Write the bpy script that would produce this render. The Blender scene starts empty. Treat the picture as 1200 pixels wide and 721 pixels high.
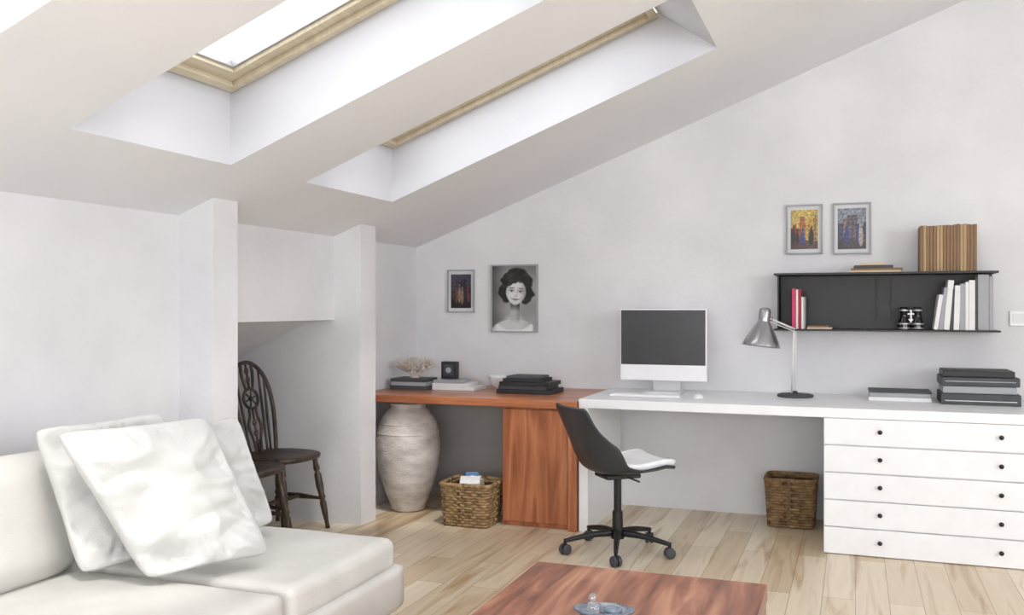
import bpy, bmesh, math, random
from mathutils import Vector, Matrix, noise
random.seed(7)
scene=bpy.context.scene
try:
    scene.view_settings.view_transform='Standard'
    scene.view_settings.look='None'
    scene.view_settings.exposure=0
except Exception as e: print(e)

# ---------------- materials ----------------
def lin(c):
    return tuple(((x/255)/12.92 if x/255<=0.04045 else ((x/255+0.055)/1.055)**2.4) for x in c)+(1,)
def newmat(name):
    m=bpy.data.materials.new(name); m.use_nodes=True
    nt=m.node_tree; b=nt.nodes['Principled BSDF']
    return m,nt,b
def coords(nt,scale=(1,1,1),rot=(0,0,0)):
    tc=nt.nodes.new('ShaderNodeTexCoord'); mp=nt.nodes.new('ShaderNodeMapping')
    mp.inputs['Scale'].default_value=scale; mp.inputs['Rotation'].default_value=rot
    nt.links.new(tc.outputs['Object'],mp.inputs['Vector']); return mp
def ramp(nt,fac,stops):
    r=nt.nodes.new('ShaderNodeValToRGB'); nt.links.new(fac,r.inputs['Fac'])
    e=r.color_ramp.elements
    e[0].position,e[0].color=stops[0]; e[1].position,e[1].color=stops[-1]
    for p,c in stops[1:-1]:
        x=e.new(p); x.color=c
    return r
def noisemat(name,c1,c2,scale=8,rough=.6,bump=0.0,bscale=60,metal=0,detail=4,spec=.5,sc=(1,1,1)):
    m,nt,b=newmat(name); mp=coords(nt,sc)
    n=nt.nodes.new('ShaderNodeTexNoise'); n.inputs['Scale'].default_value=scale; n.inputs['Detail'].default_value=detail
    nt.links.new(mp.outputs[0],n.inputs['Vector'])
    r=ramp(nt,n.outputs['Fac'],[(.3,lin(c1)),(.7,lin(c2))])
    nt.links.new(r.outputs[0],b.inputs['Base Color'])
    b.inputs['Roughness'].default_value=rough; b.inputs['Metallic'].default_value=metal
    b.inputs['Specular IOR Level'].default_value=spec
    if bump:
        n2=nt.nodes.new('ShaderNodeTexNoise'); n2.inputs['Scale'].default_value=bscale; n2.inputs['Detail'].default_value=5
        nt.links.new(mp.outputs[0],n2.inputs['Vector'])
        bp=nt.nodes.new('ShaderNodeBump'); bp.inputs['Strength'].default_value=bump; bp.inputs['Distance'].default_value=.01
        nt.links.new(n2.outputs['Fac'],bp.inputs['Height']); nt.links.new(bp.outputs[0],b.inputs['Normal'])
    return m
def wood(name,c1,c2,c3,sc,rough=.35,bump=.1):
    m,nt,b=newmat(name); mp=coords(nt,sc)
    n=nt.nodes.new('ShaderNodeTexNoise'); n.inputs['Scale'].default_value=1.0; n.inputs['Detail'].default_value=7; n.inputs['Distortion'].default_value=1.2
    nt.links.new(mp.outputs[0],n.inputs['Vector'])
    r=ramp(nt,n.outputs['Fac'],[(.3,lin(c1)),(.5,lin(c2)),(.72,lin(c3))])
    nt.links.new(r.outputs[0],b.inputs['Base Color']); b.inputs['Roughness'].default_value=rough
    bp=nt.nodes.new('ShaderNodeBump'); bp.inputs['Strength'].default_value=bump; bp.inputs['Distance'].default_value=.004
    nt.links.new(n.outputs['Fac'],bp.inputs['Height']); nt.links.new(bp.outputs[0],b.inputs['Normal'])
    return m
def plain(name,c,rough=.5,metal=0,spec=.5):
    c2=tuple(min(255,x+4) for x in c)
    return noisemat(name,c,c2,12,rough,0,60,metal,2,spec)

M={}
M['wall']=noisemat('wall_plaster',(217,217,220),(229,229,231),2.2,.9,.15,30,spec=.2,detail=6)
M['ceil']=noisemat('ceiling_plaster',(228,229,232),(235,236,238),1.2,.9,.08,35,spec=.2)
M['reveal']=noisemat('reveal_dimmed',(196,197,202),(206,207,212),1.2,.9,.08,35,spec=.2)  # reveals darkened in colour to hold back the skylight glare
M['white']=plain('white_lacquer',(236,237,239),.35)
M['whitepaint']=plain('white_paint',(228,228,232),.6)
M['cherry_x']=wood('cherry_wood_x',(140,82,54),(174,108,72),(206,142,102),(1.5,16,16),.3)
M['cherry_z']=wood('cherry_wood_z',(142,82,52),(172,106,70),(198,134,94),(16,16,1.5),.35)
M['table']=wood('table_wood',(96,58,44),(152,96,72),(200,146,116),(12,1.6,12),.3,.25)
M['shadepanel']=plain('underdesk_shade',(180,177,174),.8)  # grey that stands in for shade below the cherry desk
M['black']=plain('black_steel',(22,22,24),.45)
M['blackg']=plain('black_gloss',(12,12,13),.15)
M['screen']=plain('screen_glass',(50,51,54),.3)
M['plastic']=plain('white_plastic',(236,236,238),.3)
M['fabric']=noisemat('sofa_fabric',(208,206,201),(220,218,213),6,.95,.25,220,spec=.15)
M['pillow']=noisemat('pillow_linen',(202,202,199),(214,214,212),7,.95,.3,160,spec=.15)
M['shell']=plain('chair_shell',(46,48,52),.35)
M['seatpad']=noisemat('seat_pad',(232,233,236),(240,240,242),9,.9,.1,150)
M['antique']=noisemat('antique_wood',(20,16,15),(84,68,56),22,.4,.3,60,sc=(1,1,.35))
M['stone']=noisemat('vase_stone',(176,170,164),(224,218,212),7,.9,.5,45,sc=(1,1,2.2))
M['wicker']=noisemat('wicker',(110,86,56),(180,150,108),28,.8,.3,120)
M['wicker_d']=noisemat('wicker_dark',(98,74,50),(160,130,92),28,.8,.3,120)
M['liner']=plain('basket_liner',(60,46,32),.95)
M['gold']=noisemat('pine_frame',(192,180,154),(208,198,174),5,.4,.05,60,sc=(8,1,1))
M['steel']=plain('brushed_steel',(180,180,182),.35,.7)
M['chrome']=plain('polished_silver',(168,169,172),.25,.85)
M['lampwhite']=plain('lamp_white',(226,226,226),.35)
M['coral']=noisemat('coral',(196,182,168),(224,214,202),30,.9,.3,120)
M['bwhite']=plain('paper_white',(226,226,226),.8)
M['matgrey']=plain('mount_grey',(208,209,212),.8)
M['bgrey']=plain('book_grey',(160,162,166),.7)
M['bdark']=plain('book_dark',(66,68,72),.6)
M['bblack']=plain('book_black',(34,34,37),.5)
M['bpink']=plain('book_pink',(200,60,100),.6)
M['bred']=plain('book_red',(150,44,54),.6)
M['btan']=plain('book_tan',(170,144,110),.8)
M['btan2']=plain('book_tan_b',(132,106,80),.8)
M['bcream']=plain('book_cream',(206,190,160),.8)
M['bblue']=plain('book_blue',(70,110,160),.5)
M['glaze']=noisemat('blue_glass',(120,140,164),(190,202,216),30,.06,0)
M['porc']=noisemat('clear_glass',(226,226,228),(244,244,246),25,.05)
for k_,tr in (('glaze',.6),('porc',.85)):
    bs_=M[k_].node_tree.nodes['Principled BSDF']; bs_.inputs['Transmission Weight'].default_value=tr; bs_.inputs['IOR'].default_value=1.45

def glass():
    m=bpy.data.materials.new('window_glass'); m.use_nodes=True; nt=m.node_tree; nt.nodes.clear()
    o=nt.nodes.new('ShaderNodeOutputMaterial'); mx=nt.nodes.new('ShaderNodeMixShader')
    t=nt.nodes.new('ShaderNodeBsdfTransparent'); g=nt.nodes.new('ShaderNodeBsdfGlossy'); g.inputs['Roughness'].default_value=.02
    mx.inputs[0].default_value=.04
    nt.links.new(t.outputs[0],mx.inputs[1]); nt.links.new(g.outputs[0],mx.inputs[2]); nt.links.new(mx.outputs[0],o.inputs[0])
    return m
M['glass']=glass()

def floor_mat():
    m,nt,b=newmat('oak_plank_floor')
    tc=nt.nodes.new('ShaderNodeTexCoord'); sp=nt.nodes.new('ShaderNodeSeparateXYZ'); cb=nt.nodes.new('ShaderNodeCombineXYZ')
    nt.links.new(tc.outputs['Object'],sp.inputs[0]); nt.links.new(sp.outputs[1],cb.inputs[0]); nt.links.new(sp.outputs[0],cb.inputs[1])
    br=nt.nodes.new('ShaderNodeTexBrick'); nt.links.new(cb.outputs[0],br.inputs['Vector'])
    br.inputs['Scale'].default_value=1; br.inputs['Brick Width'].default_value=1.1; br.inputs['Row Height'].default_value=.14
    br.inputs['Mortar Size'].default_value=.0015; br.inputs['Mortar Smooth'].default_value=.2; br.offset=.37; br.offset_frequency=2
    br.inputs['Color1'].default_value=lin((208,187,156)); br.inputs['Color2'].default_value=lin((240,229,207)); br.inputs['Mortar'].default_value=lin((160,136,110))
    mp=nt.nodes.new('ShaderNodeMapping'); mp.inputs['Scale'].default_value=(14,1.1,1)
    nt.links.new(tc.outputs['Object'],mp.inputs['Vector'])
    n=nt.nodes.new('ShaderNodeTexNoise'); n.inputs['Scale'].default_value=1; n.inputs['Detail'].default_value=6; n.inputs['Distortion'].default_value=.8
    nt.links.new(mp.outputs[0],n.inputs['Vector'])
    r=ramp(nt,n.outputs['Fac'],[(.3,lin((212,194,170))),(.48,(1,1,1,1)),(.8,lin((240,233,224)))])
    mx=nt.nodes.new('ShaderNodeMix'); mx.data_type='RGBA'; mx.blend_type='MULTIPLY'; mx.inputs[0].default_value=1
    nt.links.new(br.outputs['Color'],mx.inputs[6]); nt.links.new(r.outputs[0],mx.inputs[7])
    nt.links.new(mx.outputs[2],b.inputs['Base Color']); b.inputs['Roughness'].default_value=.32
    return m
M['floor']=floor_mat()
# printed pictures: colour comes from a colour attribute on a flat sheet
M['print'],_nt,_bs=newmat('picture_print'); _an=_nt.nodes.new('ShaderNodeAttribute'); _an.attribute_name='Col'
_nt.links.new(_an.outputs['Color'],_bs.inputs['Base Color']); _bs.inputs['Roughness'].default_value=.4

# ---------------- mesh builder ----------------
class B:
    def __init__(s,name): s.name=name; s.v=[]; s.f=[]; s.m=[]; s.s=[]; s.mats=[]; s.T=Matrix()
    def mi(s,mat):
        mt=M[mat]
        if mt not in s.mats: s.mats.append(mt)
        return s.mats.index(mt)
    def add(s,vs,fs,mat,smooth=False,T=None):
        T=s.T@T if T is not None else s.T
        o=len(s.v); k=s.mi(mat)
        s.v+= [tuple(T@Vector(p)) for p in vs]
        for f in fs: s.f.append([i+o for i in f]); s.m.append(k); s.s.append(smooth)
    def box(s,x0,y0,z0,x1,y1,z1,mat,bev=0,T=None,seg=2):
        bm=bmesh.new(); bmesh.ops.create_cube(bm,size=1)
        for v in bm.verts:
            v.co=Vector(((x0+x1)/2+v.co.x*(x1-x0),(y0+y1)/2+v.co.y*(y1-y0),(z0+z1)/2+v.co.z*(z1-z0)))
        if bev: bmesh.ops.bevel(bm,geom=list(bm.edges),offset=bev,segments=seg,affect='EDGES',profile=.5)
        bmesh.ops.recalc_face_normals(bm,faces=bm.faces)
        bm.verts.index_update()
        s.add([v.co.copy() for v in bm.verts],[[v.index for v in f.verts] for f in bm.faces],mat,False,T); bm.free()
    def lathe(s,prof,mat,n=32,T=None,cap=True):
        vs=[];fs=[]
        for r,z in prof:
            for i in range(n):
                a=2*math.pi*i/n; vs.append((r*math.cos(a),r*math.sin(a),z))
        for k in range(len(prof)-1):
            if prof[k]==prof[k+1]: continue
            for i in range(n):
                j=(i+1)%n; fs.append([k*n+i,k*n+j,(k+1)*n+j,(k+1)*n+i])
        if cap:
            fs.append(list(range(n))[::-1]); fs.append([(len(prof)-1)*n+i for i in range(n)])
        s.add(vs,fs,mat,True,T)
    def cyl(s,p0,p1,r0,r1,mat,n=16):
        p0=Vector(p0);p1=Vector(p1);d=p1-p0
        T=Matrix.Translation(p0)@d.to_track_quat('Z','Y').to_matrix().to_4x4(); L=d.length
        s.lathe([(r0,0),(r0,0),(r1,L),(r1,L)],mat,n,T)
    def tube(s,pts,r,mat,closed=False,n=8,smoothpath=0,T=None):
        P=[Vector(p) for p in pts]; R=list(r) if hasattr(r,'__len__') else [r]*len(P)
        if smoothpath:
            Q=[];RR=[];N=len(P);rng=range(N if closed else N-1)
            for i in rng:
                if closed: a,b,c,d=P[(i-1)%N],P[i],P[(i+1)%N],P[(i+2)%N]
                else: a,b,c,d=P[max(i-1,0)],P[i],P[i+1],P[min(i+2,N-1)]
                for k in range(smoothpath):
                    t=k/smoothpath
                    Q.append(.5*((2*b)+(-a+c)*t+(2*a-5*b+4*c-d)*t*t+(-a+3*b-3*c+d)*t**3))
                    RR.append(R[i]*(1-t)+R[(i+1)%N]*t)
            if not closed: Q.append(P[-1]);RR.append(R[-1])
            P,R=Q,RR
        N=len(P); vs=[];fs=[]; up=None
        for i in range(N):
            if closed: t=(P[(i+1)%N]-P[i-1])
            else: t=P[min(i+1,N-1)]-P[max(i-1,0)]
            t.normalize()
            if up is None:
                up=Vector((0,0,1)) if abs(t.z)<.9 else Vector((1,0,0))
            up=(up-t*up.dot(t)); up.normalize(); sd=t.cross(up)
            for k in range(n):
                a=2*math.pi*k/n; vs.append(P[i]+(up*math.cos(a)+sd*math.sin(a))*R[i])
        for i in range(N if closed else N-1):
            j=(i+1)%N
            for k in range(n):
                l=(k+1)%n; fs.append([i*n+k,i*n+l,j*n+l,j*n+k])
        if not closed: fs.append(list(range(n))[::-1]); fs.append([(N-1)*n+k for k in range(n)])
        s.add(vs,fs,mat,True,T)
    def rbox(s,c,size,r,mat,n=20,puff=(0,0,0),wob=0,T=None,seed=0):
        bm=bmesh.new(); bmesh.ops.create_cube(bm,size=2)
        bmesh.ops.subdivide_edges(bm,edges=list(bm.edges),cuts=n,use_grid_fill=True)
        h=Vector(size)/2; c=Vector(c)
        for v in bm.verts:
            q=v.co.copy(); 
            q=Vector([math.copysign(abs(a)**.8,a) for a in q])
            p=Vector((q.x*h.x,q.y*h.y,q.z*h.z))
            inn=Vector([max(-(h[i]-r),min(h[i]-r,p[i])) for i in range(3)])
            d=p-inn
            if d.length>1e-6: p=inn+d.normalized()*r
            px,py,pz=p.x/h.x,p.y/h.y,p.z/h.z
            p.x+=math.copysign(1,px)*puff[0]*max(0,1-py*py)*max(0,1-pz*pz)*abs(px)
            p.y+=math.copysign(1,py)*puff[1]*max(0,1-px*px)*max(0,1-pz*pz)*abs(py)
            p.z+=math.copysign(1,pz)*puff[2]*max(0,1-px*px)*max(0,1-py*py)*abs(pz)
            if wob: p+=v.co.normalized()*wob*noise.noise(p*5+Vector((seed,0,0)))
            v.co=p+c
        bm.verts.index_update()
        s.add([v.co.copy() for v in bm.verts],[[v.index for v in f.verts] for f in bm.faces],mat,True,T); bm.free()
    def ball(s,c,r,mat,n=16,sc=(1,1,1),T=None):
        prof=[(max(1e-4,r*math.sin(math.pi*i/n)),-r*math.cos(math.pi*i/n)) for i in range(n+1)]
        TT=Matrix.Translation(c)@Matrix.Diagonal((sc[0],sc[1],sc[2],1))
        s.lathe(prof,mat,n*2,(T@TT) if T is not None else TT)
    def done(s,loc=(0,0,0),rz=0):
        me=bpy.data.meshes.new(s.name); me.from_pydata(s.v,[],s.f)
        for m in s.mats: me.materials.append(m)
        me.polygons.foreach_set('material_index',s.m); me.polygons.foreach_set('use_smooth',s.s); me.update()
        o=bpy.data.objects.new(s.name,me); scene.collection.objects.link(o)
        o.location=loc; o.rotation_euler=(0,0,rz); return o
TR=Matrix.Translation
def RX(a): return Matrix.Rotation(math.radians(a),4,'X')
def RY(a): return Matrix.Rotation(math.radians(a),4,'Y')
def RZ(a): return Matrix.Rotation(math.radians(a),4,'Z')

# ---------------- room shell ----------------
t=.385
XL=-2.95; XR=3.6; YB=6.0; YF=-2.6; XRG=2.2
def cz(x): return 1.728+t*(x+2.95) if x<=XRG else 1.728+t*(XRG+2.95)-t*(x-XRG)
b=B('floor'); b.box(-4.1,YF-.2,-.1,XR+.2,YB+.2,0,'floor'); b.done()
DZ=.33
opens=[(.98,1.86),(2.42,3.284),(3.857,4.752)]
X0,X1,X1o=-2.49,-.655,-.96
b=B('ceiling')
ys=[YF-.2]+[y for o in opens for y in o]+[YB+.2]
def quad(pts,mt='ceil'): b.add(pts,[[0,1,2,3]],mt)
for (xa,xb) in ((-3.12,X0),(X1,XRG),(XRG,XR+.2)):
    quad([(xa,ys[0],cz(xa)),(xa,ys[-1],cz(xa)),(xb,ys[-1],cz(xb)),(xb,ys[0],cz(xb))])
for i in range(0,len(ys),2):
    quad([(X0,ys[i],cz(X0)),(X0,ys[i+1],cz(X0)),(X1,ys[i+1],cz(X1)),(X1,ys[i],cz(X1))])
    quad([(X0,ys[i],cz(X0)+DZ),(X1o,ys[i],cz(X1o)+DZ),(X1o,ys[i+1],cz(X1o)+DZ),(X0,ys[i+1],cz(X0)+DZ)])
for (xa,xb) in ((-3.12,X0),(X1o,XRG),(XRG,XR+.2)):
    quad([(xa,ys[0],cz(xa)+DZ),(xb,ys[0],cz(xb)+DZ),(xb,ys[-1],cz(xb)+DZ),(xa,ys[-1],cz(xa)+DZ)])
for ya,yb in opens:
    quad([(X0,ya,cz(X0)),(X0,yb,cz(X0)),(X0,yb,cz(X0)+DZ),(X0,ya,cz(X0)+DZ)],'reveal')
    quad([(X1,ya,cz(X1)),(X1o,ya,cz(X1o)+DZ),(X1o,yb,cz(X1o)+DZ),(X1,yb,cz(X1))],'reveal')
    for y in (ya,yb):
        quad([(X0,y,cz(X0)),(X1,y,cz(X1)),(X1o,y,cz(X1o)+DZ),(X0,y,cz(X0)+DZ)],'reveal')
b.done()
def skylight(k,ya,yb):
    b=B('window_%d'%k)
    L=math.hypot(X1o-X0,t*(X1o-X0)); W=yb-ya
    ang=-math.degrees(math.atan(t))
    b.T=TR((X0,ya,cz(X0)+DZ))@RY(ang)
    def ring(i0,w,z0,z1,mt='gold'):
        b.box(i0,i0,z0,L-i0,i0+w,z1,mt,.003); b.box(i0,W-i0-w,z0,L-i0,W-i0,z1,mt,.003)
        b.box(i0,i0+w,z0,i0+w,W-i0-w,z1,mt,.003); b.box(L-i0-w,i0+w,z0,L-i0,W-i0-w,z1,mt,.003)
    ring(.004,.04,-.03,.08)
    ring(.044,.055,-.005,.06)
    ring(.099,.012,.012,.045,'steel')
    b.box(.1,.1,.03,L-.1,W-.1,.036,'glass')
    b.done()
for k,(ya,yb) in enumerate(opens): skylight(k+1,ya,yb)

b=B('wall_left')
YA0,YA1=3.69,4.88
b.box(XL-.15,YF,0,XL,YA0,cz(XL)+.03,'wall'); b.box(XL-.15,YA1,0,XL,YB,cz(XL)+.03,'wall')
b.box(XL-.15,YA0,1.225,XL,YA1,cz(XL)+.03,'wall')
xb=-4.0; h1=1.225-t*(XL-xb)
b.add([(XL-.15,YA0,1.225),(xb,YA0,h1),(xb,YA1,h1),(XL-.15,YA1,1.225)],[[0,1,2,3]],'wall')
b.box(xb-.08,YA0-.1,0,xb,YA1+.1,1.3,'wall')
b.box(xb,YA0-.1,0,XL-.15,YA0,1.3,'wall'); b.box(xb,YA1,0,XL-.15,YA1+.1,1.3,'wall')
b.done()
def pier(k,y0,y1,x1):
    b=B('trim_%d'%k)
    vs=[(XL,y0,0),(x1,y0,0),(x1,y1,0),(XL,y1,0),(XL,y0,cz(XL)),(x1,y0,cz(x1)),(x1,y1,cz(x1)),(XL,y1,cz(XL))]
    b.add(vs,[[0,1,5,4],[1,2,6,5],[2,3,7,6],[3,0,4,7],[4,5,6,7],[3,2,1,0]],'wall'); b.done()
pier(1,3.51,3.69,-2.756); pier(2,4.88,5.065,-2.768)
def gable(name,y0,y1):
    b=B(name); prof=[(XL-.15,0),(XR+.15,0),(XR+.15,cz(XR+.15)+.02),(XRG,cz(XRG)+.02),(XL-.15,cz(XL-.15)+.02)]
    n=len(prof); vs=[(x,y0,z) for x,z in prof]+[(x,y1,z) for x,z in prof]
    fs=[list(range(n)),list(range(2*n-1,n-1,-1))]+[[i,(i+1)%n,n+(i+1)%n,n+i] for i in range(n)]
    b.add(vs,fs,'wall'); return b.done()
gable('wall_back',YB,YB+.15)
RS0,RS1=.95,2.5
b=B('wall_right')
b.box(XR,YF,0,XR+.15,-1.2,cz(XR)+.02,'wall'); b.box(XR,3.8,0,XR+.15,YB,cz(XR)+.02,'wall')
b.box(XR,-1.2,0,XR+.15,3.8,RS0,'wall'); b.box(XR,-1.2,RS1,XR+.15,3.8,cz(XR)+.02,'wall'); b.done()
b=B('wall_front')
wx0,wx1,wz0,wz1=-1.9,2.6,.95,2.05
b.box(XL-.15,YF-.15,0,wx0,YF,cz(XL)+.02,'wall')
b.box(wx1,YF-.15,0,XR+.15,YF,cz(XR),'wall'); b.box(wx0,YF-.15,0,wx1,YF,wz0,'wall')
prof=[(wx0,wz1),(wx1,wz1),(XR+.15,cz(XR)),(XR+.15,cz(XR)+.05),(XRG,cz(XRG)+.02),(XL-.15,cz(XL-.15)+.02),(XL-.15,cz(XL-.15))]
vs=[(x,YF,z) for x,z in prof]+[(x,YF-.15,z) for x,z in prof]; n=len(prof)
b.add(vs,[list(range(n)),list(range(2*n-1,n-1,-1))]+[[i,(i+1)%n,n+(i+1)%n,n+i] for i in range(n)],'wall'); b.done()
def bigwin(k,axis):
    b=B('window_%d'%k)
    if axis=='y':
        L=wx1-wx0; b.T=TR((wx0,YF-.1,wz0)); H=wz1-wz0
    else:
        L=5.0; b.T=TR((XR+.06,-1.2,RS0))@RZ(90); H=RS1-RS0
    nn=4
    b.box(0,-.03,0,L,.03,.05,'whitepaint'); b.box(0,-.03,H-.05,L,.03,H,'whitepaint')
    for i in range(nn+1):
        x=(L-.05)*i/nn; b.box(x,-.03,.05,x+.05,.03,H-.05,'whitepaint')
    b.box(.05,-.003,.05,L-.05,.003,H-.05,'glass'); b.done()
bigwin(4,'y'); bigwin(5,'x')  # both out of view; the right-hand one is added to let light in

# ---------------- desks ----------------
DT=.77; DF=5.18
b=B('white_desk')
b.box(-1.505,DF,DT-.052,.96,5.995,DT,'white',.003)
b.box(-1.505,DF+.004,0,-1.45,5.99,DT-.052,'white',.002)
b.box(-.158,DF+.02,0,.957,5.95,DT-.052,'white',.002)
dh=(DT-.052)/5
for i in range(5):
    z0=i*dh+.004; b.box(-.156,DF+.0,z0,.955,DF+.022,z0+dh-.006,'white',.0025)
    for x in (.119,.68):
        T=TR((x,DF,z0+dh*.52))@RX(90)
        b.lathe([(.004,0),(.004,.01),(.011,.014),(.012,.02),(.009,.024),(.002,.026)],'blackg',14,T)
b.done()
b=B('cherry_desk')
OT=.757
b.box(-2.945,5.15,OT-.047,-1.51,5.99,OT,'cherry_x',.003)
b.box(-1.565,5.16,0,-1.512,5.98,OT-.047,'cherry_z',.002)
b.box(-1.985,5.2,0,-1.566,5.95,OT-.047,'cherry_z',.002)
b.box(-1.975,5.178,.03,-1.572,5.198,OT-.06,'cherry_z',.003)
b.box(-2.94,5.9,.0,-1.99,5.93,OT-.047,'shadepanel')  # added sheet, its grey paints shade over the wall under the desk
b.done()

# ---------------- sofa ----------------
b=B('white_sofa')
b.rbox((-2.245,2.04,.245),(1.29,2.28,.175),.035,'fabric',24,(0,0,0))
for x in (-2.8,-1.72):
    for y in (1.0,2.04,3.08): b.cyl((x,y,0),(x,y,.17),.02,.025,'black')
b.rbox((-2.02,2.785,.375),(.80,.69,.12),.035,'fabric',24,(0.005,.0,.012),.004)
b.rbox((-2.02,1.66,.375),(.80,1.5,.12),.035,'fabric',24,(.005,0,.014),.004,seed=3)
b.rbox((-2.79,2.04,.44),(.16,2.26,.52),.05,'fabric',24)
b.rbox((-2.56,2.04,.36),(.34,2.2,.12),.04,'fabric',16)
T=TR((-2.62,2.80,.58))@RY(-9)
b.rbox((0,0,0),(.18,.66,.36),.075,'fabric',24,(.0,0,.02),.008,T)
T=TR((-2.56,1.70,.61))@RY(-9)
b.rbox((0,0,0),(.24,1.50,.40),.085,'fabric',24,(.01,0,.03),.01,T,seed=5)
b.done()

def pillow(cx,cy,cz_,w,h,T0,az,tilt,roll,seed,shear=0,taper=0):
    a=math.radians(az); th=math.radians(tilt); ro=math.radians(roll)
    n=Vector((math.cos(a)*math.cos(th),math.sin(a)*math.cos(th),math.sin(th)))
    r=Vector((0,0,1)).cross(n).normalized(); u=n.cross(r)
    r2=r*math.cos(ro)+u*math.sin(ro); u2=-r*math.sin(ro)+u*math.cos(ro)
    N=72; vs=[];fs=[];idx={}
    for sd in (1,-1):
        for i in range(N+1):
            for j in range(N+1):
                edge=i in(0,N) or j in(0,N)
                if sd==-1 and edge: idx[(sd,i,j)]=idx[(1,i,j)]; continue
                U=-1+2*i/N; V=-1+2*j/N
                U=math.sin(U*math.pi/2)*.5+U*.5; V=math.sin(V*math.pi/2)*.5+V*.5
                cr=1-.07*(U*V)**6
                x=w/2*U*(1-.05*(1-V*V))*cr; y=h/2*V*(1-.05*(1-U*U))*cr
                x*=1+taper*V; x-=shear*y
                k=max(0,(1-U*U)*(1-V*V))
                z=T0*k**.40
                if not edge:
                    wr=noise.noise(Vector((x*5,y*5,seed+sd*3)))*.8+noise.noise(Vector((x*3+y*10,y*3-x*6,seed)))*1.0
                    rd=abs(noise.noise(Vector((x*6+y*4,y*7,seed*2.1))))
                    rd2=abs(noise.noise(Vector((x*4-y*9,y*5+x*3,seed*3.7))))
                    cd=min((1-abs(U))*2,(1-abs(V))*2,1)
                    rad=noise.noise(Vector((math.atan2(V,U)*6,seed*3,0)))*(1-cd)
                    z+=(wr*.026-rd*.05-.045*max(0,.35-rd2)+rad*.03)*min(1,k*4)
                p=Vector((x,y,z*sd))
                p.z+=.02*max(0,-V)*(1-U*U)
                idx[(sd,i,j)]=len(vs); vs.append(r2*p.x+u2*p.y+n*p.z)
        for i in range(N):
            for j in range(N):
                f=[idx[(sd,i,j)],idx[(sd,i+1,j)],idx[(sd,i+1,j+1)],idx[(sd,i,j+1)]]
                fs.append(f if sd==1 else f[::-1])
    b=B('throw_pillow'); b.add(vs,fs,'pillow',True)
    b.done((cx,cy,cz_))
pillow(-2.055,2.415,.697,.45,.50,.09,-32,19,2,1.0,.36,.08)
pillow(-2.27,2.43,.70,.43,.49,.075,-25,18,3,4.0,.14)
pillow(-2.21,2.775,.662,.42,.44,.075,-25,19,8,8.0,.05)

# ---------------- coffee table ----------------
b=B('coffee_table')
x0,x1,y0,y1=-1.08,-.274,1.9,3.19
b.box(x0,y0,.325,x1,y1,.38,'table',.004)
b.box(x0+.01,y0+.01,0,x0+.06,y1-.01,.325,'table',.003); b.box(x1-.06,y0+.01,0,x1-.004,y1-.004,.325,'table',.003)
b.box(x0+.06,y0+.3,.06,x1-.06,y1-.1,.10,'table',.003)
b.done()
b=B('glass_ornament')
T=Matrix.Diagonal((1.5,.9,1,1))
b.lathe([(.03,0),(.03,0),(.045,.006),(.058,.018),(.062,.026),(.059,.027),(.045,.012),(.01,.008)],'glaze',36,T,cap=False)
b.tube([(-.03,0,.012),(-.033,0,.03),(-.036,0,.045),(-.034,0,.058),(-.032,0,.07)],[.016,.019,.010,.012,.005],'porc',n=14,smoothpath=4)
b.ball((.025,.005,.02),.017,'glaze',12,(1.6,1,.8))
b.done((-.70,2.68,.3805),math.radians(10))

# ---------------- office chair ----------------
b=B('office_chair')
def shell(off,mat,rng=(0,1),wscale=1.0,thick=.012,zo=0):
    prof=[(.235,.455),(.20,.468),(.10,.452),(.0,.44),(-.10,.44),(-.165,.465),(-.205,.53),(-.235,.62),(-.262,.71),(-.285,.785)]
    P=[Vector((x,0,z)) for x,z in prof]; pts=[]
    for i in range(len(P)-1):
        a,bb,c,d=P[max(i-1,0)],P[i],P[i+1],P[min(i+2,len(P)-1)]
        for k in range(5):
            q=k/5; pts.append(.5*((2*bb)+(-a+c)*q+(2*a-5*bb+4*c-d)*q*q+(-a+3*bb-3*c+d)*q**3))
    pts.append(P[-1]); n=len(pts); i0=int(rng[0]*(n-1)); i1=int(rng[1]*(n-1))
    W=18; top=[];bot=[]
    for i in range(i0,i1+1):
        s_=i/(n-1)
        tg=(pts[min(i+1,n-1)]-pts[max(i-1,0)]).normalized(); nr=Vector((tg.z,0,-tg.x))
        if nr.z<0 and s_<.5: nr=-nr
        if nr.x<0 and s_>.6: nr=-nr
        wd=.225-.02*abs(s_-.45)*2
        if s_<.1: wd*=.80+.20*math.sqrt(max(0,1-(1-s_/.1)**2))
        if s_>.92: wd*=.82+.18*math.sqrt(max(0,1-((s_-.92)/.08)**2))
        cup=.015+.11*math.exp(-((s_-.60)/.20)**2)
        for j in range(W+1):
            v=-1+2*j/W
            y=wd*v*wscale; lift=cup*abs(v*wscale)**3
            k=math.exp(-((s_-.55)/.2)**2)
            dirn=(nr*(1-k)+Vector((.75,0,.66))*k).normalized()
            p=pts[i]+dirn*lift+Vector((0,y,0))+nr*off
            top.append(p); bot.append(p-nr*thick)
    R=i1-i0+1; m=W+1; vs=top+bot; o=len(top); fs=[]
    for i in range(R-1):
        for j in range(W):
            fs.append([i*m+j,i*m+j+1,(i+1)*m+j+1,(i+1)*m+j]); fs.append([o+i*m+j,o+(i+1)*m+j,o+(i+1)*m+j+1,o+i*m+j+1])
    for i in range(R-1):
        for j in (0,W): fs.append([i*m+j,(i+1)*m+j,o+(i+1)*m+j,o+i*m+j])
    for j in range(W):
        for i in (0,R-1): fs.append([i*m+j,i*m+j+1,o+i*m+j+1,o+i*m+j])
    b.add(vs,fs,mat,True)
shell(0,'shell')
shell(.035,'seatpad',(.03,.50),.86,.032)
b.cyl((0,0,.16),(0,0,.40),.02,.02,'black'); b.cyl((0,0,.09),(0,0,.22),.03,.027,'black')
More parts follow.
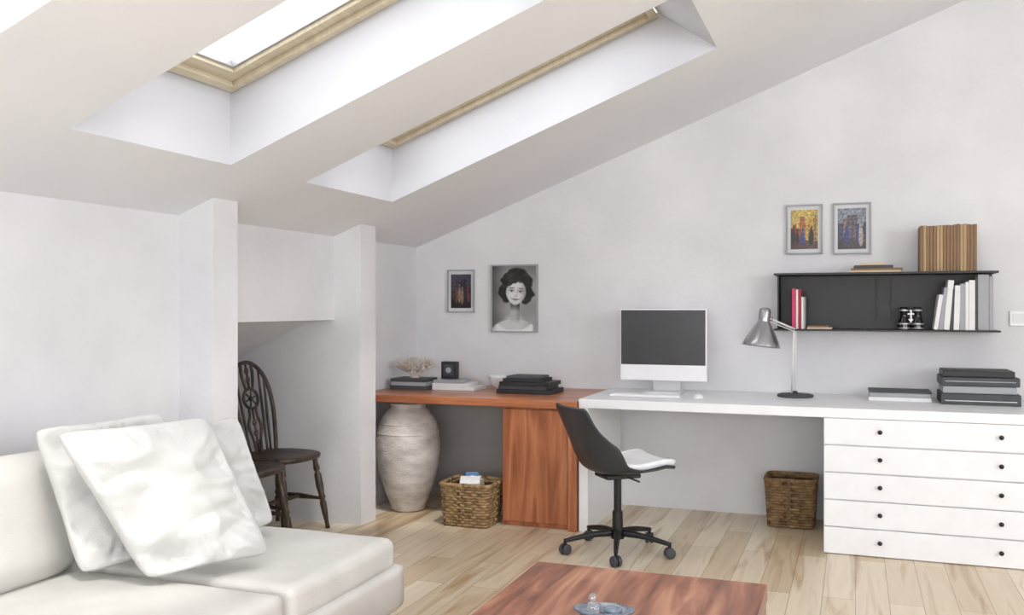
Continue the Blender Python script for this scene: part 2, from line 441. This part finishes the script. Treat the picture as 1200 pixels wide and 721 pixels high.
b.box(-.1,-.08,.40,.1,.08,.425,'black',.008)
b.cyl((.02,-.06,.41),(.03,-.19,.405),.005,.005,'black',8)
b.cyl((0,0,.075),(0,0,.125),.036,.032,'black')
for i in range(5):
    a=math.radians(72*i-118)
    c,s_=math.cos(a),math.sin(a)
    b.tube([(c*.03,s_*.03,.105),(c*.15,s_*.15,.098),(c*.29,s_*.29,.072)],[.02,.016,.011],'black',n=10,smoothpath=4)
    b.cyl((c*.285,s_*.285,.05),(c*.285,s_*.285,.082),.009,.009,'black',10)
    T=TR((c*.285,s_*.285,.028))@RZ(math.degrees(a)+35)@RX(90)
    for zz in (-.022,.006):
        b.lathe([(.012,zz),(.026,zz),(.028,zz+.003),(.028,zz+.013),(.026,zz+.016),(.012,zz+.016)],'bdark',18,T)
    b.box(-.02,-.005,.03,.02,.005,.052,'black',.002,TR((c*.285,s_*.285,0))@RZ(math.degrees(a)+35))
b.done((-1.185,4.82,0),math.radians(40))

# ---------------- windsor chairs ----------------
def windsor(loc,rz):
    b=B('windsor_chair')
    N=40; prof=[]
    for i in range(N):
        a=2*math.pi*i/N; x=.205*math.copysign(abs(math.cos(a))**.75,math.cos(a)); y=(.205+.012*math.cos(a))*math.copysign(abs(math.sin(a))**.75,math.sin(a))
        prof.append((x,y))
    rings=[(.86,.415),(.97,.422),(1,.435),(.99,.447),(.93,.452),(.6,.446),(.05,.440)]
    vs=[(x*k,y*k,z) for k,z in rings for x,y in prof]; fs=[]
    for r in range(len(rings)-1):
        for i in range(N): j=(i+1)%N; fs.append([r*N+i,r*N+j,(r+1)*N+j,(r+1)*N+i])
    fs.append(list(range(N))[::-1]); fs.append([(len(rings)-1)*N+i for i in range(N)])
    b.add(vs,fs,'antique',True)
    feet={}
    for sx in (1,-1):
        for sy in (1,-1):
            top=Vector((.135*sx,.135*sy,.42)); bot=Vector((.195*sx,.185*sy,0))
            ks=[(0,.015),(.08,.014),(.16,.019),(.2,.012),(.24,.021),(.4,.023),(.52,.017),(.56,.023),(.6,.014),(.64,.020),(.78,.018),(.9,.012),(1,.013)]
            b.tube([top.lerp(bot,k) for k,_ in ks],[r for _,r in ks],'antique',n=12)
            feet[(sx,sy)]=top.lerp(bot,.58)
    for sy in (1,-1):
        p,q=feet[(1,sy)],feet[(-1,sy)]
        b.tube([p.lerp(q,k) for k in (0,.25,.5,.75,1)],[.008,.012,.017,.012,.008],'antique',n=10)
    p=(feet[(1,1)]+feet[(-1,1)])/2; q=(feet[(1,-1)]+feet[(-1,-1)])/2
    b.tube([p.lerp(q,k) for k in (0,.25,.5,.75,1)],[.008,.012,.017,.012,.008],'antique',n=10)
    def bk(y,z): return Vector((-.165-(z-.44)*.22,y,z))
    hp=[]
    for y,z in ((-.14,.44),(-.158,.55),(-.172,.68),(-.165,.80),(-.125,.90),(-.065,.955),(0,.972),(.065,.955),(.125,.90),(.165,.80),(.172,.68),(.158,.55),(.14,.44)):
        hp.append(bk(y,z))
    b.tube(hp,.0125,'antique',n=10,smoothpath=4)
    def hoopz(y): 
        y=abs(y); return .965-.95*(y/.172)**2*.14 if y<.1 else .93-(y-.1)*1.3
    for y in (-.12,-.085,.085,.12):
        yt=y*1.12; b.tube([bk(y*.8,.44),bk(y*.95,.65),bk(yt,hoopz(yt))],[.007,.009,.006],'antique',n=8,smoothpath=4)
    for sgn in (1,-1):
        b.tube([bk(sgn*.022,.44),bk(sgn*.03,.52),bk(sgn*.05,.60),bk(sgn*.03,.655),bk(sgn*.028,.70)],[.009,.008,.010,.008,.008],'antique',n=8,smoothpath=5)
        b.tube([bk(sgn*.028,.815),bk(sgn*.04,.87),bk(sgn*.045,.92),bk(sgn*.04,.955)],[.008,.009,.010,.008],'antique',n=8,smoothpath=5)
    ring=[bk(.058*math.cos(2*math.pi*i/20),.758+.058*math.sin(2*math.pi*i/20)) for i in range(20)]
    b.tube(ring,.009,'antique',closed=True,n=8)
    for i in range(6):
        a=math.pi*i/3+.3; b.tube([bk(0,.758),bk(.055*math.cos(a),.758+.055*math.sin(a))],.005,'antique',n=6)
    b.ball(bk(0,.758),.015,'antique',8)
    for z in (.50,.56,.62,.87,.92): b.ball(bk(0,z),.017,'antique',8,(.5,1,1.3))
    b.tube([bk(0,.44),bk(0,.70)],.007,'antique',n=6); b.tube([bk(0,.815),bk(0,.96)],.007,'antique',n=6)
    b.done(loc,rz)
windsor((-3.135,4.60,0),math.radians(-8))
windsor((-3.06,4.13,0),math.radians(3))

# ---------------- vase ----------------
b=B('ceramic_floor_vase')
b.lathe([(.09,0),(.09,0),(.108,.010),(.116,.04),(.142,.11),(.174,.20),(.196,.30),(.206,.39),(.205,.46),(.193,.53),(.168,.595),(.135,.64),(.115,.655),(.110,.665),(.115,.675),(.118,.683),(.112,.690),(.098,.688),(.09,.66),(.085,.6)],'stone',48)
for z,r in ((.50,.2005),(.56,.184)):
    b.lathe([(r-.006,z-.008),(r+.002,z-.003),(r+.001,z+.003),(r-.010,z+.009)],'stone',48,cap=False)
b.done((-2.70,5.375,0))

# ---------------- baskets ----------------
def basket(loc,w,d,h,mat,rz=0,contents=False):
    b=B('wicker_basket')
    rows=int(h/.018); per=72
    def pathpt(s,ww,dd):
        a=2*math.pi*s; c,sn=math.cos(a),math.sin(a)
        e=.22
        return Vector((ww/2*math.copysign(abs(c)**e,c),dd/2*math.copysign(abs(sn)**e,sn),0))
    def uni(ww,dd,n):
        P=[pathpt(i/2000,ww,dd) for i in range(2000)]; L=[0]
        for i in range(2000): L.append(L[-1]+(P[(i+1)%2000]-P[i]).length)
        out=[];k=0
        for i in range(n):
            q=L[-1]*i/n
            while L[k+1]<q: k+=1
            out.append(P[k%2000])
        return out
    base=uni(1,d/w,per)
    for r in range(rows):
        z=.012+r*(h-.02)/rows; f=.88+.12*z/h
        pts=[]
        for i,p in enumerate(base):
            off=.005*math.cos(math.pi*(i//2)+math.pi*r)
            q=p*w*f; nn=Vector((p.x,p.y,0)).normalized()
            pts.append(Vector((q.x,q.y,z))+nn*off)
        b.tube(pts,.0095,mat,closed=True,n=6)
    for i in range(0,per,1):
        p=base[i]; b.tube([Vector((p.x*w*.88,p.y*w*.88,.004)),Vector((p.x*w,p.y*w,h-.01))],.004,mat,n=5)
    b.tube([Vector((p.x*w*1.02,p.y*w*1.02,h-.008)) for p in base],.013,mat,closed=True,n=8)
    f=.86; b.box(-w*f/2,-d*f/2,.004,w*f/2,d*f/2,.012,'liner')
    hh=h-.03
    for (a0,b0,a1,b1) in ((-1,-1,1,-.98),(-1,.98,1,1),(-1,-1,-.98,1),(.98,-1,1,1)):
        b.box(a0*w*f/2,b0*d*f/2,.012,a1*w*f/2,b1*d*f/2,hh,'liner')
    if contents:
        for k,(x,y,mt,aa) in enumerate(((-.06,0,'bwhite',12),(-.03,.02,'bblue',8),(.0,0,'bwhite',4),(.03,.01,'bgrey',-3),(.06,0,'bcream',-6))):
            b.box(-.01,-.08,.02,.01,.08,h+.035-.008*k,mt,.002,TR((x,y,0))@RY(aa))
        b.box(-.07,-.05,h-.01,.05,.05,h+.03,'bwhite',.006,RZ(20)@RX(14)); b.box(-.04,-.06,h+.0,.04,-.02,h+.045,'bblue',.006,RZ(35)@RX(-14))
    b.done(loc,rz)
basket((-2.17,5.175,0),.31,.27,.255,'wicker',0,True)
basket((-.36,5.80,0),.28,.25,.29,'wicker_d',0)

# ---------------- computer ----------------
w=.54; z0=.845; z1=1.292
b=B('desktop_computer')
b.box(-w/2,-.012,z0,w/2,.022,z1,'plastic',.008,seg=3)
b.box(-w/2+.008,-.0145,z0+.1,w/2-.008,-.011,z1-.008,'screen',.001)
b.box(-.10,-.05,DT+.0005,.10,.16,DT+.009,'plastic',.003)
vs=[(-.085,.125,DT+.008),(.085,.125,DT+.008),(.085,.14,DT+.008),(-.085,.14,DT+.008),(-.085,.02,.98),(.085,.02,.98),(.085,.03,.99),(-.085,.03,.99)]
b.add(vs,[[0,1,5,4],[1,2,6,5],[2,3,7,6],[3,0,4,7],[0,3,2,1],[4,5,6,7]],'plastic')
b.done((-1.118,5.72,0))
b=B('keyboard')
b.box(-.21,-.06,0,.21,.06,.012,'plastic',.004)
for r in range(5):
    for c in range(15):
        x=-.2+c*.0268; y=-.054+r*.0218; b.box(x,y,.012,x+.0235,y+.0185,.0155,'plastic',.001,seg=1)
b.done((-1.17,5.47,DT+.0005))
b=B('computer_mouse'); b.ball((0,0,.0),.03,'plastic',12,(.95,1.7,.9))
b.v=[(x,y,max(z,0)) for x,y,z in b.v]; b.done((-.86,5.46,DT+.0005))

# ---------------- desk lamp ----------------
b=B('desk_lamp')
b.lathe([(.10,0),(.10,0),(.105,.006),(.103,.014),(.09,.018),(.09,.018),(.015,.022),(.012,.035)],'bdark',32)
p0=Vector((-.02,0,.02)); p1=Vector((-.005,-.05,.405)); p2=Vector((-.13,-.12,.462))
b.tube([p0,p1],.006,'lampwhite',n=10); b.tube([p0+Vector((.018,0,0)),p1+Vector((.012,0,-.015))],.0035,'lampwhite',n=8)
b.ball(p1,.012,'chrome',10); b.tube([p1,p2],.006,'lampwhite',n=10); b.tube([p1+Vector((0,0,-.015)),p2+Vector((0,0,-.018))],.003,'lampwhite',n=8)
b.ball(p2,.013,'chrome',10)
T=TR((-.172,-.15,.405))@RY(6)@RX(-4)
b.lathe([(.004,.125),(.018,.122),(.030,.115),(.034,.10),(.034,.045),(.034,.045),(.038,.04),(.060,.0),(.098,-.07),(.108,-.098),(.108,-.104),(.104,-.104),(.094,-.072),(.056,-.004),(.03,.02),(.004,.022)],'chrome',40,T,cap=False)
b.ball((0,0,-.03),.03,'plastic',12,T=T)
b.done((-.335,5.75,DT+.0005))

# ---------------- wall shelf and its contents ----------------
b=B('wall_shelf')
sx0,sx1=-.457,.742; sz0,sz1=1.162,1.504
b.box(sx0,5.73,sz1-.012,sx1,5.995,sz1,'black',.001); b.box(sx0,5.73,sz0,sx1+.01,5.995,sz0+.01,'black',.001)
b.box(sx0+.003,5.975,sz0+.01,sx1-.003,5.995,sz1-.012,'black')
b.box(sx0+.02,5.80,sz0+.01,sx0+.024,5.975,sz1-.012,'black')
for x in (.12,.20): b.box(x,5.95,sz0+.06,x+.005,5.975,sz1-.04,'black')
b.done()
def books_row(name,x,y,z,specs):
    b=B(name); 
    for (th,h,d,mat,lean) in specs:
        T=TR((x,y,z))
        if lean>0: T=TR((x+.0,y,z+.0005+math.sin(math.radians(lean))*th))@RY(lean)
        b.box(0,0,0,th,d,h,mat,.0015,T,seg=1)
        b.box(.002,.003,h,th-.002,d,h+.0005,'bwhite',0,T)
        x+=th+.0012+(0 if lean<=0 else .002)
    return b.done()
sp=[]
for i in range(17): sp.append((.016,.262+random.uniform(-.004,.004),.2,random.choice(['btan','btan2','bcream','btan','btan2']),0))
books_row('magazine_row',.345,5.76,sz1+.0005,sp)
b=B('book_stack')
b.box(0,0,0,.28,.17,.012,'bcream',.001); b.box(.01,.01,.0125,.29,.17,.026,'btan2',.001); b.box(.03,.0,.0265,.24,.16,.042,'bdark',.001,RZ(2)); b.box(.06,.01,.043,.2,.15,.056,'bcream',.001)
b.done((-.035,5.78,sz1+.0005))
books_row('book_row',-.355,5.77,sz0+.0105,[(.022,.24,.16,'bpink',0),(.012,.235,.15,'bwhite',0),(.016,.235,.16,'bred',0),(.012,.19,.15,'bwhite',0),(.008,.19,.14,'bgrey',0)])
b=B('book_stack'); b.box(0,0,0,.14,.14,.01,'bcream',.001); b.box(0,.01,.0105,.12,.14,.02,'btan2',.001); b.done((-.27,5.78,sz0+.0105))
books_row('book_row',.415,5.745,sz0+.0105,[(.022,.20,.17,'bwhite',8),(.022,.24,.17,'bgrey',7),(.03,.28,.17,'bwhite',5),(.014,.23,.16,'bdark',3),(.03,.25,.17,'bwhite',2),(.026,.26,.17,'bgrey',0),(.018,.27,.17,'bwhite',0),(.03,.28,.17,'bwhite',0),(.012,.29,.17,'bdark',0),(.055,.31,.18,'bgrey',0),(.02,.30,.18,'bgrey',0)])
b=B('binoculars')
for s_ in (-1,1):
    T=TR((s_*.036,0,0))
    b.lathe([(.032,0),(.032,0),(.033,.03),(.030,.05),(.022,.065),(.020,.10),(.024,.105),(.024,.125),(.018,.13)],'blackg',24,T)
    b.lathe([(.0335,.028),(.0345,.03),(.0345,.036),(.0335,.038)],'steel',24,T,cap=False)
    b.lathe([(.0245,.106),(.0255,.108),(.0255,.114),(.0245,.116)],'steel',24,T,cap=False)
    b.lathe([(.0345,.004),(.0355,.006),(.0355,.010),(.0345,.012)],'steel',24,T,cap=False)
b.box(-.03,-.008,.05,.03,.008,.062,'steel',.002); b.box(-.03,-.008,.085,.03,.008,.095,'steel',.002); b.cyl((0,0,.04),(0,0,.115),.009,.009,'steel',14)
b.done((.30,5.83,sz0+.0105))

# ---------------- things on the desks ----------------
b=B('storage_box_stack')
b.box(0,0,0,.39,.29,.06,'bdark',.004); b.box(.01,.01,.062,.37,.28,.10,'bgrey',.003); b.box(.0,.005,.102,.385,.285,.15,'bdark',.004); b.box(.01,.0,.152,.36,.27,.185,'bblack',.004)
b.box(.02,-.001,.02,.37,.002,.024,'bwhite'); b.box(.02,.004,.125,.365,.006,.13,'bgrey')
b.done((.44,5.58,DT+.0005),0)
b=B('document_tray')
b.box(0,0,0,.33,.24,.022,'bwhite',.003); b.box(.005,.005,.023,.325,.235,.046,'bgrey',.003); b.box(0,0,.047,.33,.24,.056,'bdark',.003)
b.done((.07,5.66,DT+.0005))
b=B('book_stack')
b.box(0,0,0,.27,.22,.026,'bdark',.002); b.box(.01,.0,.0265,.26,.2,.05,'bgrey',.002); b.box(.0,.01,.0505,.25,.21,.072,'bdark',.002)
b.done((-2.9,5.5,OT+.0005))
b=B('dried_coral')
random.seed(3)
def branch(p,d,L,r,dep):
    q=p+d*L; b.tube([p,p.lerp(q,.5)+Vector((random.uniform(-.006,.006),random.uniform(-.006,.006),.003)),q],[r,r*.85,r*.7],'coral',n=6)
    if dep==0: b.ball(q,r*1.1,'coral',6); return
    for k in range(3 if dep>1 else 2):
        nd=(d+Vector((random.uniform(-.9,.9),random.uniform(-.9,.9),random.uniform(-.25,.5)))).normalized()
        branch(q,nd,L*.8,r*.72,dep-1)
b.lathe([(.03,0),(.03,.008),(.012,.014)],'coral',16)
for a in range(7):
    an=a*math.pi*2/7; branch(Vector((0,0,.008)),Vector((math.cos(an)*1.1,math.sin(an)*.7,.7)).normalized(),.055,.008,3)
b.done((-2.77,5.61,OT+.0735))
b=B('book_stack')
b.box(0,0,0,.30,.22,.022,'bwhite',.002); b.box(.0,.0,.0225,.24,.21,.045,'bwhite',.002); b.box(.01,0,.0455,.2,.2,.065,'bgrey',.002)
b.done((-2.62,5.56,OT+.0005))
b=B('small_photo_box')
b.box(0,0,0,.11,.05,.115,'bblack',.003); b.box(.02,-.002,.02,.09,.001,.095,'bdark',.001)
b.lathe([(.02,0),(.02,.003),(.012,.004)],'bgrey',20,TR((.055,-.002,.058))@RX(90))
b.done((-2.6,5.66,OT+.0665))
b=B('ceramic_bowl')
b.lathe([(.03,0),(.03,0),(.035,.006),(.06,.035),(.072,.07),(.074,.085),(.070,.085),(.066,.07),(.05,.035),(.005,.02)],'plastic',32,cap=False)
b.done((-2.26,5.85,OT+.0005))
b=B('book_stack')
b.box(0,0,0,.36,.28,.028,'bblack',.002); b.box(.01,.01,.0285,.33,.26,.05,'bdark',.002); b.box(.02,.0,.0505,.35,.25,.075,'bblack',.002); b.box(.04,.01,.0755,.30,.24,.095,'bblack',.002,RZ(2)); b.box(.06,.02,.096,.28,.22,.11,'bdark',.002)
b.box(.01,.008,.004,.355,.275,.024,'bwhite')
b.done((-2.13,5.47,OT+.0005))

# ---------------- pictures ----------------
def ss(a,b_,x):
    q=max(0,min(1,(x-a)/(b_-a))); return q*q*(3-2*q)
def EL(x,z,cx,cz,rx,rz,soft=.12,rot=0):
    r=math.radians(rot); dx=x-cx; dz=z-cz
    px=(dx*math.cos(r)+dz*math.sin(r))/rx; pz=(-dx*math.sin(r)+dz*math.cos(r))/rz
    return 1-ss(1-soft,1+soft,math.hypot(px,pz))
def print_sheet(parent,x0,x1,z0,z1,y,NX,NZ,fn):
    vs=[];cols=[];fs=[]
    for j in range(NZ+1):
        for i in range(NX+1):
            vs.append((x0+(x1-x0)*i/NX,y,z0+(z1-z0)*j/NZ))
            c=fn(i/NX,j/NZ); cols+=list(lin([max(0,min(255,q)) for q in c]))
    for j in range(NZ):
        for i in range(NX):
            a=j*(NX+1)+i; fs.append((a,a+1,a+NX+2,a+NX+1))
    me=bpy.data.meshes.new('photo_print'); me.from_pydata(vs,[],fs)
    ca=me.color_attributes.new('Col','FLOAT_COLOR','POINT'); ca.data.foreach_set('color',cols)
    me.materials.append(M['print']); po=bpy.data.objects.new('photo_print',me); scene.collection.objects.link(po); po.parent=parent
def frame(name,x0,x1,z0,z1,fw=.012,mat='bwhite',fm='bgrey'):
    b=B(name); y=5.998
    b.box(x0,y-.02,z0,x0+fw,y,z1,fm,.001); b.box(x1-fw,y-.02,z0,x1,y,z1,fm,.001)
    b.box(x0+fw,y-.02,z0,x1-fw,y,z0+fw,fm,.001); b.box(x0+fw,y-.02,z1-fw,x1-fw,y,z1,fm,.001)
    b.box(x0+fw,y-.008,z0+fw,x1-fw,y,z1-fw,mat)
    return b.done()
def street(seed,sky,ground,blds,figs,dark=1.0):
    rnd=random.Random(seed)
    B_=[];x=0
    while x<1:
        w_=rnd.uniform(.12,.26); B_.append((x,x+w_,rnd.uniform(.5,.86),rnd.choice(blds))); x+=w_
    F_=[(rnd.uniform(.1,.9),rnd.uniform(.08,.18),rnd.uniform(.36,.54),rnd.choice(figs)) for _ in range(6)]
    def fn(u,v):
        c=Vector(sky)*(.7+.3*v)
        for a,b_,h,col in B_:
            if a<=u<b_ and v<h and v>.22:
                k=.75+.25*math.sin((u-a)/(b_-a)*math.pi)
                win=(math.sin(u*90)>.3 and math.sin(v*55)>.35)
                c=Vector(col)*k*(.7 if win else 1)
        if v<=.22+.03*math.sin(u*5): c=Vector(ground)*(.7+.3*u)
        for cx,z0_,hh,col in F_:
            e=max(EL(u,v,cx,z0_+hh*.42,.07,hh*.45,.15),EL(u,v,cx,z0_+hh*.95,.034,.04,.2))
            c=c.lerp(Vector(col),e)
        c=c*(.9+.35*noise.noise(Vector((u*14,v*18,seed))))*dark
        vig=1-.25*((u-.5)**2+(v-.5)**2)*2
        return tuple(c*vig)
    return fn
o=frame('framed_picture',-.404,-.188,1.628,1.934,.010,'matgrey','bgrey')
print_sheet(o,-.376,-.216,1.660,1.902,5.989,60,90,street(4,(236,206,110),(120,84,70),[(190,110,64),(86,112,166),(224,178,84),(140,64,60)],[(44,72,150),(184,52,48),(40,38,48),(226,170,70)],1.0))
o=frame('framed_picture',-.129,.089,1.622,1.934,.010,'matgrey','bgrey')
print_sheet(o,-.101,.061,1.654,1.902,5.989,60,90,street(9,(160,168,184),(92,82,80),[(120,108,118),(84,94,128),(160,132,116),(70,68,84)],[(56,74,140),(150,68,64),(36,36,44),(190,178,168)],1.0))
o=frame('framed_picture',-2.70,-2.495,1.264,1.565,.009,'matgrey','bgrey')
print_sheet(o,-2.674,-2.521,1.296,1.533,5.989,50,80,street(15,(104,98,126),(60,50,52),[(90,72,86),(60,58,86),(136,90,74),(44,42,52)],[(40,46,88),(146,86,72),(28,26,32),(180,152,130)],.85))

def portrait(x,z):
    E=lambda *a:EL(x,z,*a)
    def mixv(a,b_,k): return a*(1-k)+b_*k
    v=.62-.28*ss(-.05,-.4,x)+.08*noise.noise(Vector((x*4,z*4,2)))-.12*ss(.7,1,z)
    sh=max(E(.0,-.07,.37,.27,.05),E(.0,.16,.13,.10,.5))
    skin=.84-.20*ss(.05,.36,x)-.06*ss(.15,.3,z)
    v=mixv(v,skin,sh)
    nl=.045+.95*max(0,abs(x)-.10)**1.25
    top=1-ss(-.012,.012,z-nl)
    v=mixv(v,.93+.05*noise.noise(Vector((x*60,z*60,0))),top*(1-ss(.25,.29,abs(x)))*sh)
    ta=math.radians(-5); hx=x*math.cos(ta)+(z-.3)*math.sin(ta); hz=-x*math.sin(ta)+(z-.3)*math.cos(ta)+.3
    H=lambda *a:EL(hx,hz,*a)
    wob=.014*math.sin(hz*34+1)+.010*math.sin(hz*60+hx*20)
    hair=max(H(.0,.69,.225+wob,.235,.06),H(-.15,.56,.095+wob,.14,.12,14),H(.16,.55,.09+wob,.13,.12,-14))
    wave=noise.noise(Vector((hx*9+hz*5,hz*16-hx*8,1)))
    hv=.07+.26*max(0,wave)**1.2+.14*H(-.10,.80,.08,.05,.9,25)
    v=mixv(v,hv,hair)
    nk=(1-ss(.058,.078,abs(x-.01)))*(1-ss(.42,.48,z))*ss(.12,.22,z)
    v=mixv(v,.74-.38*ss(.29,.41,z)-.16*ss(0,.08,x),nk)
    wf=.146*(1-.30*max(0,(.57-hz)/.17)**1.8)
    fk=H(.0,.575,wf,.178,.06)
    fv=.90-.30*ss(.03,.15,hx)-.14*ss(-.08,-.15,hx)-.12*ss(.46,.39,hz)
    v=mixv(v,fv,fk)
    zh=.728-2.9*(hx-.045)**2+.006*math.sin(hx*90)
    v=mixv(v,hv,ss(-.022,.012,hz-zh)*fk)
    for sg in (-1,1):
        ex=sg*.064
        v=mixv(v,.55,.55*H(ex,.607,.042,.027,.8)*fk)
        v=mixv(v,.86,H(ex,.592,.025,.0095,.4)); v=mixv(v,.05,H(ex,.593,.012,.0115,.4))
        v=mixv(v,.08,.9*H(ex+sg*.003,.602,.031,.005,.6,sg*4))
        v=mixv(v,.5,.5*H(ex,.580,.024,.004,.8))
        v=mixv(v,.16,.85*H(ex+sg*.003,.638,.038,.006,.7,-sg*7))
        v=mixv(v,.66,.5*H(sg*.066,.490,.009,.030,.9,-sg*28))
        v=mixv(v,.95,.35*H(sg*.075,.535,.035,.025,1.0))
        v=mixv(v,.34,.7*H(sg*.014,.528,.007,.004,.7))
    v=mixv(v,.66,.55*H(.018,.570,.010,.040,.95)); v=mixv(v,.68,.6*H(0,.521,.024,.005,.9))
    ml=.478+1.2*hx**2
    v=mixv(v,.30,.9*EL(hx,hz,.0,ml,.046,.0125,.4))
    v=mixv(v,.88,.8*EL(hx,hz,.0,ml+.001,.030,.0038,.5))
    v=mixv(v,.62,.6*H(0,.455,.026,.006,.9))
    return max(.03,min(.97,v))
o=frame('framed_portrait',-2.37,-2.027,1.129,1.595,.010)
def pf(u,v):
    g=portrait((u-.5)*.64,v*.92+.03)*.95*255; return (g,g,g)
print_sheet(o,-2.36,-2.037,1.139,1.585,5.9875,120,164,pf)

b=B('wall_switch'); b.box(.83,5.985,1.195,.925,5.999,1.28,'plastic',.003); b.box(.845,5.981,1.21,.875,5.986,1.265,'bwhite',.001); b.box(.88,5.981,1.21,.91,5.986,1.265,'bwhite',.001); b.done()

# ---------------- lighting ----------------
w=bpy.data.worlds.new('World'); scene.world=w; w.use_nodes=True
bg=w.node_tree.nodes['Background']; bg.inputs[0].default_value=(.955,.97,1,1); bg.inputs[1].default_value=3.5
def portal(name,T,sx,sy,energy=None):
    L=bpy.data.lights.new(name,'AREA'); L.shape='RECTANGLE'; L.size=sx; L.size_y=sy
    if energy is None: L.cycles.is_portal=True
    else: L.energy=energy; L.color=(.97,.98,1)
    o=bpy.data.objects.new(name,L); scene.collection.objects.link(o); o.matrix_world=T
for k,(ya,yb) in enumerate(opens):
    xc=(X0+X1o)/2; portal('skylight_portal',TR((xc,(ya+yb)/2,cz(xc)+DZ+.12))@RY(-math.degrees(math.atan(t))),1.66,yb-ya)
def face(loc,d): return TR(loc)@Vector(d).to_track_quat('-Z','Z').to_matrix().to_4x4()
portal('window_fill',face(((wx0+wx1)/2,YF-.2,(wz0+wz1)/2),(0,1,0)),wx1-wx0,wz1-wz0,150)  # added fill lamp outside the unseen front window
portal('window_fill',face((XR+.2,1.3,(RS0+RS1)/2),(-1,0,0)),5.0,RS1-RS0,250)  # added fill lamp outside the made-up right-hand window
S=bpy.data.lights.new('sun','SUN'); S.energy=1.3; S.angle=math.radians(6); S.color=(1,.96,.9)
so=bpy.data.objects.new('sun',S); scene.collection.objects.link(so); so.location=(2,2,6)
so.rotation_euler=Vector((-.33,.36,-1)).to_track_quat('-Z','Y').to_euler()

# ---------------- camera ----------------
c=bpy.data.cameras.new('camera'); c.sensor_width=36; c.lens=32.64; c.clip_start=.05
co=bpy.data.objects.new('camera',c); scene.collection.objects.link(co); co.location=(0,0,1.3)
co.rotation_euler=(math.radians(90),0,math.radians(20.3)); scene.camera=co
